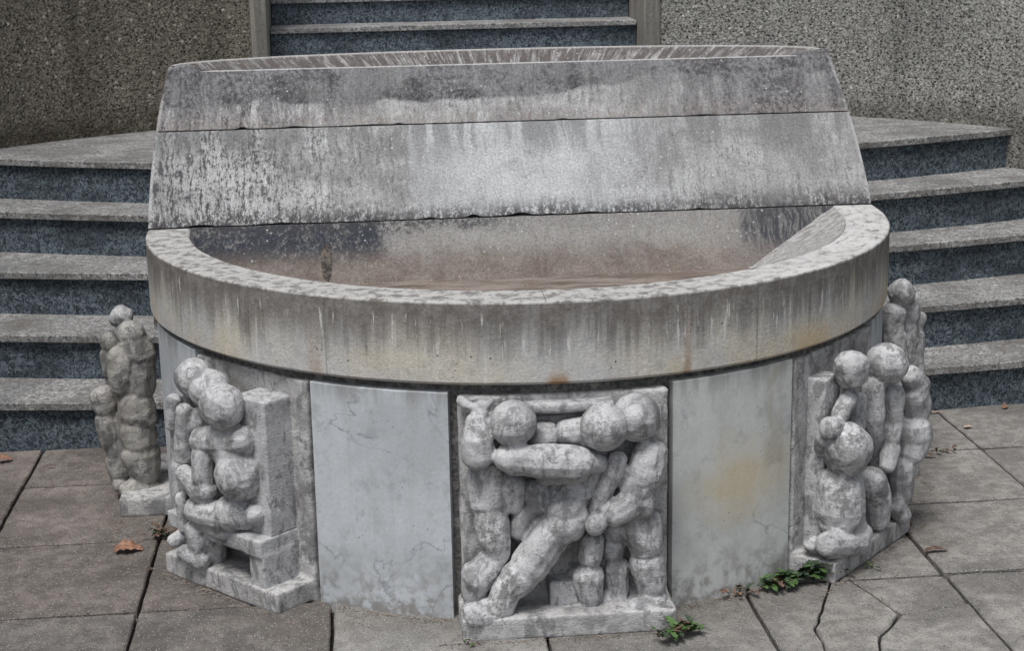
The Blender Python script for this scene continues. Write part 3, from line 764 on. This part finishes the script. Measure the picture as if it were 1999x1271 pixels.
# --- left relief: three seated on a bench
Lr = Relief(-46.2, -.218, .212, -.232, 300, 660, 2.2306, 1.072, 'left relief of three seated on a bench', pu0=-.25, pu1=.206)
Lr.boxes('carved_pillar', [(.03, .151, 1.05, 1.158, -.642, -.277)], .4)
Lr.boxes('carved_bench', [(-.22, .153, 1.05, 1.200, -.682, -.636), (.095, .156, 1.05, 1.192, -.80, -.678)], .4)
Lr.fig([(300,299,104,.120, 301,300,103,.120), (215,445,68,.115, 395,445,70,.095), (350,505,98,.09, 370,540,104,.09), (374,592,112,.10, 375,600,112,.10), (425,480,52,.06, 462,640,50,.05), (400,660,80,.07, 430,700,60,.05),
        (214,510,54,.13, 216,610,54,.135), (226,655,54,.135, 200,672,50,.14), (200,672,50,.14, 130,585,40,.15),
        (185,750,62,.13, 290,775,66,.125), (334,760,74,.115, 338,775,72,.115), (447,762,52,.09, 447,785,50,.09), (400,770,60,.09, 405,780,60,.09),
        (185,830,56,.125, 200,900,50,.12), (200,895,48,.12, 180,960,46,.125), (131,931,38,.145, 215,975,40,.125), (260,850,60,.09, 265,960,56,.07), (215,790,50,.12, 320,850,44,.115)])
Lr.fig([(249,224,97,.10, 250,225,96,.10), (187,345,58,.105, 195,370,58,.105), (133,315,42,.135, 130,430,42,.135), (128,430,42,.135, 132,520,42,.135), (150,450,56,.10, 180,560,56,.10), (120,694,28,.14, 133,830,28,.135), (150,800,50,.11, 160,900,46,.11)], label='carved seated figure in the middle')
Lr.fig([(177,174,91,.09, 178,175,90,.09), (90,270,38,.13, 82,380,32,.13), (125,290,54,.10, 150,330,54,.09), (88,886,32,.15, 130,860,34,.13), (160,700,50,.08, 150,560,50,.08), (105,400,34,.11, 110,560,40,.11), (110,560,40,.115, 118,700,36,.12)], label='carved seated figure furthest back')
# --- right relief: standing and crouching figures
Rr = Relief(46.2, -.212, .218, -.232, 1520, 520, 2.0176, 1.072, 'right relief of standing figures over one crouching', pu0=-.208, pu1=.25)
Rr.boxes('carved_pillar', [(-.145, -.055, 1.05, 1.122, -.80, -.294)], .4)
Rr.fig([(286,390,74,.09, 288,425,70,.09), (285,500,34,.08, 240,590,40,.085), (315,520,34,.075, 305,630,42,.075), (200,635,46,.085, 228,630,42,.085), (180,680,40,.06, 175,720,36,.05), (280,560,50,.03, 290,640,50,.03)])
Rr.fig([(425,385,88,.105), (375,470,46,.09, 370,600,48,.09), (370,600,46,.09, 378,670,42,.09), (388,690,40,.08, 388,790,34,.08), (450,500,46,.11, 450,620,44,.11), (450,620,46,.11, 440,680,42,.115), (440,720,40,.12, 425,790,34,.125), (415,560,50,.06, 420,760,54,.06), (350,620,50,.05, 350,760,50,.04)])
Rr.fig([(520,430,44,.12, 548,470,52,.12), (535,500,62,.12, 545,560,60,.12), (548,480,44,.13, 555,580,42,.13), (535,640,68,.125, 535,690,66,.125), (535,690,66,.125, 520,740,56,.125), (485,790,56,.11, 478,910,48,.11), (460,940,40,.12, 488,985,38,.13), (440,800,50,.07, 440,900,50,.07), (500,600,50,.09, 480,700,50,.09)])
Rr.fig([(265,705,98,.105, 275,718,98,.105), (268,740,94,.10), (245,870,96,.085, 240,960,102,.085), (240,980,100,.085, 265,1010,84,.09), (225,860,80,.08, 270,850,70,.08), (365,840,60,.11, 380,880,62,.11), (385,900,62,.11, 392,1000,52,.11), (320,920,60,.06, 330,1040,60,.06),
        (130,1095,38,.05, 140,1100,38,.05), (190,1095,52,.10, 300,1085,64,.115), (300,1085,64,.115, 330,1050,44,.12), (200,1105,48,.10, 250,1115,46,.10)])
# --- far left relief, seen from the side
FL = Relief(-89.5, -.21, .205, -.235, 150, 560, 2.5407, 1.066, 'brownish relief at the far left, standing figures in profile', mat=CARL, pu0=-.21, pu1=.205, pn=1.218)
FL.ey = -.09
FL.fig([(262,232,72,.085, 275,240,72,.09), (285,290,92,.085, 305,330,94,.09), (225,350,76,.12, 222,430,72,.12), (220,430,70,.12, 207,505,44,.13), (300,370,94,.08, 310,500,86,.08),
        (288,560,96,.08, 300,620,98,.08), (300,620,96,.08, 318,655,90,.08), (300,690,92,.08, 315,780,88,.08), (325,825,90,.08, 335,925,76,.08), (290,830,72,.10, 315,905,70,.10), (275,1005,56,.13, 380,1005,56,.08), (245,1010,40,.14, 290,990,50,.12)], label='carved standing figure nearest the drum')
FL.ey = .05
FL.fig([(212,148,64,.09, 235,155,58,.09)], mat=CAR, label='pale carved head above its neighbour')
FL.fig([(150,250,44,.09, 165,290,46,.09), (152,330,42,.09, 165,430,38,.09), (190,300,50,.08, 195,440,50,.08), (200,440,60,.07, 205,600,60,.07)], label='carved shoulder and arm of the figure behind')
FL.ey = -.04
FL.fig([(128,540,68,.09, 145,590,68,.09), (138,560,66,.09, 150,620,58,.09), (150,660,64,.09, 172,770,58,.09), (182,760,54,.09, 196,820,52,.09), (193,850,52,.09, 206,920,50,.09), (210,940,44,.09, 214,980,42,.09), (205,985,38,.12, 245,985,38,.10), (230,640,60,.08, 240,900,60,.08)], label='carved legs of the outer figure')
# --- far right relief
FR = Relief(89.5, -.205, .21, -.235, 1520, 520, 2.0176, 1.066, 'far right relief mostly hidden behind the drum', pu0=-.205, pu1=.21, pn=1.218)
FR.ey = -.02
FR.fig([(478,98,56,.09, 492,112,54,.09), (458,175,50,.09, 455,200,48,.09), (455,280,52,.09, 460,420,52,.09), (470,420,52,.09, 470,760,52,.09), (450,190,44,.09, 455,300,44,.09)])
FR.ey = .02
FR.fig([(515,135,46,.09, 512,200,46,.09), (505,190,42,.09, 510,300,42,.09), (505,300,44,.09, 505,420,44,.09)])
FR.ey = .05
FR.fig([(558,205,30,.09, 554,212,30,.09), (535,270,42,.09, 530,350,40,.09), (530,350,40,.09, 530,420,38,.09), (535,400,42,.09, 535,740,46,.09), (545,225,26,.09, 535,280,34,.09)])

# ================================================================ final details
def leaf_mesh(name, L, Wd, lobes, mat, curl, seed, teeth=.35):
    rnd = random.Random(seed); n = 22; v = []; f = []
    for i in range(n+1):
        t = i/n
        wv = Wd*math.sin(PI*min(1, t*.96+.02))**.7*(1-.25*t)
        wv *= 1-teeth*(.5+.5*math.cos(t*lobes*2*PI))
        if t < .12: wv = Wd*.03
        z = curl*math.sin(t*PI*1.1)*L + .015*L*rnd.uniform(-1, 1)
        e = wv*(.35+.2*rnd.random())
        v += [(t*L, -wv*rnd.uniform(.85, 1.1), z+e*.6), (t*L, -wv*.5, z+e*.1), (t*L, 0, z), (t*L, wv*.5, z+e*.1), (t*L, wv*rnd.uniform(.85, 1.1), z+e*.6*rnd.uniform(.3, 1.2))]
    for i in range(n):
        for k in range(4): f.append((i*5+k, i*5+k+1, i*5+k+6, i*5+k+5))
    me = bpy.data.meshes.new(name); me.from_pydata(v, [], f); me.materials.append(mat)
    for p in me.polygons: p.use_smooth = True
    return me
DL = m_simple('dead_leaf_tan', (.17, .085, .055), (.34, .19, .125), 60, .7)
DL2 = m_simple('dead_leaf_dark', (.075, .045, .033), (.17, .11, .08), 60, .7)
DL3 = m_simple('dead_leaf_pale', (.36, .27, .2), (.5, .4, .32), 60, .7)
GR1 = m_simple('weed_green', (.035, .075, .02), (.085, .15, .045), 50, .55)
GR2 = m_simple('weed_dark_green', (.022, .04, .022), (.055, .085, .045), 50, .6)
GR3 = m_simple('weed_bright_green', (.05, .10, .03), (.085, .155, .05), 50, .55)
def on_ground(px, py, z=GZ): return hit_plane(px, py, Vector((0, 0, z)), Vector((0, 0, 1)))[0]

def dead_leaf(px, py, L, rz, mat, label, rx=0, ry=0, seed=0, curl=.12, wd=.36, lob=4):
    p = on_ground(px, py)
    o = bpy.data.objects.new('dead_leaf', leaf_mesh('dead_leaf', L, L*wd, lob, mat, curl, seed)); link(o)
    o.location = (p.x, p.y, GZ+.006); o.rotation_euler = (rx, ry, rz)
    sm = o.modifiers.new('thick', 'SOLIDIFY'); sm.thickness = .0008
    tag(o, label, 'leaf', 'dead leaves fallen on the paving')
dead_leaf(218, 1082, .088, .12, DL, 'big rust-brown lobed dead leaf lying left of the seated relief', rx=.25, seed=3, curl=.16, wd=.36)
dead_leaf(-12, 905, .06, .3, DL, 'orange-brown dead leaf at the left edge of the paving near the steps', rx=.3, seed=5, curl=.2)
dead_leaf(1800, 1082, .075, .05, DL2, 'dark reddish curled dead leaf on the paving right of the crouching relief', rx=.1, seed=6, curl=.10, wd=.18, lob=3)
dead_leaf(1760, 1030, .05, .7, DL2, 'small dark curled dead leaf against the right relief plinth', rx=.5, seed=8, curl=.25)
dead_leaf(1880, 838, .035, .1, DL3, 'pale pinkish leaf lying on the right paving below the steps', seed=9, curl=.05, wd=.4, lob=2)
dead_leaf(1955, 800, .04, .8, DL, 'rusty little leaf standing against the lowest right riser', rx=.8, seed=10, curl=.2)
dead_leaf(1808, 808, .055, -.15, DL3, 'pale flat leaf at the foot of the right steps beside the figures', seed=11, curl=.03, wd=.15, lob=2)
dead_leaf(88, 915, .035, .1, DL2, 'thin blackish curled leaf on the left paving below the steps', seed=12, curl=.1, wd=.14, lob=1)
dead_leaf(1795, 895, .05, -.25, DL2, 'dark crumpled leaf in the joint behind the right relief', rx=.2, seed=13, curl=.2, wd=.2)
dead_leaf(300, 1055, .06, .75, DL2, 'brown twiggy leaf in the corner by the narrow left marble panel', rx=.3, seed=14, curl=.1, wd=.12, lob=3)

def weed(px0, py0, n, span, label, cols, seed, Lr_=(.03, .065)):
    rnd = random.Random(seed); p0 = on_ground(px0, py0); Lr_ = (Lr_[0]*1.3, Lr_[1]*1.3)
    r = empty('weed', (p0.x, p0.y, GZ)); tag(r, label, 'weed', 'weeds in the joint at the foot of the fountain')
    meshes = [leaf_mesh('leaf', 1.0, .30, 4, m, .18, seed+i, .45) for i, m in enumerate(cols)]
    for i in range(n):
        o = bpy.data.objects.new('leaf', meshes[i % len(meshes)]); link(o, r)
        t = rnd.random(); L = rnd.uniform(*Lr_)
        o.location = (span[0]*(t-.5)+rnd.uniform(-.012, .012), span[1]*(t-.5)+rnd.uniform(-.012, .012), .004+rnd.random()*.008)
        o.scale = (L, L, L); o.rotation_euler = (rnd.uniform(-.3, .3), rnd.uniform(-.95, -.05), rnd.uniform(-2.9, -.1) if rnd.random() < .7 else rnd.uniform(-PI, PI))
weed(1518, 1146, 38, (.08, .03), 'bright green leafy weed at the foot of the ochre-stained marble panel', [GR1, GR3, GR2, GR1, DL2], 21, (.025, .05))
weed(1588, 1132, 42, (.11, .02), 'dark green pointed-leaf weed before the right relief plinth', [GR2, GR2, GR1], 22, (.03, .06))
weed(1320, 1245, 34, (.09, .05), 'green weed with brown dead leaves beside the centre relief plinth', [GR1, GR2, DL2, GR1, GR3, DL2], 23, (.02, .045))
weed(1440, 1165, 14, (.08, .03), 'dry brownish weed scraps under the ochre-stained marble panel', [DL2, GR2, DL2, DL], 24, (.015, .03))

weed(1700, 1112, 9, (.03, .02), 'tiny green seedling in the joint before the right relief plinth', [GR1, GR2], 31, (.008, .016))
weed(905, 1262, 8, (.05, .01), 'tiny weed sprouting at the left corner of the centre relief plinth', [GR2, DL2, GR1], 32, (.008, .016))
weed(1835, 885, 12, (.12, .02), 'dry brown weed scraps in the paving joint behind the right relief', [DL2, GR2, DL2], 33, (.012, .024))
weed(322, 1046, 16, (.09, .05), 'dry twiggy brown weed in the corner below the narrow left marble panel', [DL2, DL2, GR2], 34, (.014, .03))
# crumbs, petals and grit on the paving and along joints: one uncountable layer
def litter():
    rnd = random.Random(5); vs = []; fs = []
    def chip(x, y, s, z=GZ+.0025):
        b = len(vs); a = rnd.random()*6; k = rnd.choice((3, 4, 5)); h = s*rnd.uniform(.15, .5)
        for q in range(k): vs.append((x+s*math.cos(a+q*6.283/k)*rnd.uniform(.6, 1), y+.7*s*math.sin(a+q*6.283/k)*rnd.uniform(.6, 1), z+rnd.uniform(0, h*.3)))
        vs.append((x, y, z+h))
        for q in range(k): fs.append((b+q, b+(q+1) % k, b+k))
    for _ in range(900):
        chip(rnd.uniform(-2, 2), rnd.uniform(-1.5, .45), rnd.uniform(.001, .003))
    for _ in range(1500):          # along joints
        if rnd.random() < .5:
            x = rnd.choice(xs)+rnd.gauss(0, .008); y = rnd.uniform(-1.5, .45)
        else:
            x = rnd.uniform(-2, 2); y = rnd.choice(ysL if x < .3 else ysR)+rnd.gauss(0, .008)
        chip(x, y, rnd.uniform(.0012, .0035))
    for _ in range(2200):          # gathered against the drum and plinths
        a = rnd.uniform(-88, 88); r_ = 1.10+abs(rnd.gauss(0, .018))
        near = any(abs(a-c) < 15 for c in (0, -46, 46, -89, 89))
        if near: r_ = (1.205/max(.6, math.cos(math.radians(a-min((0, -46, 46, -89, 89), key=lambda q: abs(q-a)))))) + abs(rnd.gauss(0, .012))
        x, y, _z = pol(r_, a, 0); chip(x, y, rnd.uniform(.0012, .004))
    return vs, fs
v, f = litter()
o = mesh('leaf_litter', v, f, m_simple('litter', (.05, .035, .025), (.30, .25, .2), 45)); tag(o, 'brown crumbs and grit gathered in the paving joints and round the fountain foot', 'litter', kind='stuff')
rnd = random.Random(9)
v, f = [], []
for _ in range(420):               # debris on the basin floor
    x = rnd.uniform(-.75, .8); y = rnd.uniform(-.6, -.12); s = rnd.uniform(.001, .005); a = rnd.random()*6; b = len(v); z = BASZ+.014
    v += [(x+s*math.cos(a), y+s*math.sin(a), z), (x-s*math.sin(a), y+s*.5*math.cos(a), z+.002), (x-s*math.cos(a), y-s*.6*math.sin(a), z+.003)]
    f.append((b, b+1, b+2))
o = mesh('basin_litter', v, f, m_simple('basin_crumbs', (.08, .05, .04), (.45, .38, .32), 40)); tag(o, 'dry crumbs and leaf bits lying on the empty basin floor', 'litter', kind='stuff')
# dark eroded pit in the basin's back wall
nn = Vector((0, -1, SLP)).normalized(); tn = Vector((0, SLP, 1)).normalized()
p, _ = hit_plane(638, 512, Vector((0, 0, 0)), nn)
vs, fs = [tuple(p+nn*.003)], []
for i in range(24):
    a = 2*PI*i/24; r_ = 1+.15*nz(math.cos(a), math.sin(a), 1, 2)
    vs.append(tuple(p+Vector((1, 0, 0))*math.cos(a)*.017*r_+tn*math.sin(a)*.062*r_+nn*.0015)); 
for i in range(24): fs.append((0, 1+i, 1+(i+1) % 24))
mesh('eroded_patch', vs, fs, m_simple('eroded_mortar', (.035, .03, .028), (.14, .12, .10), 70, .95, .01), fo)
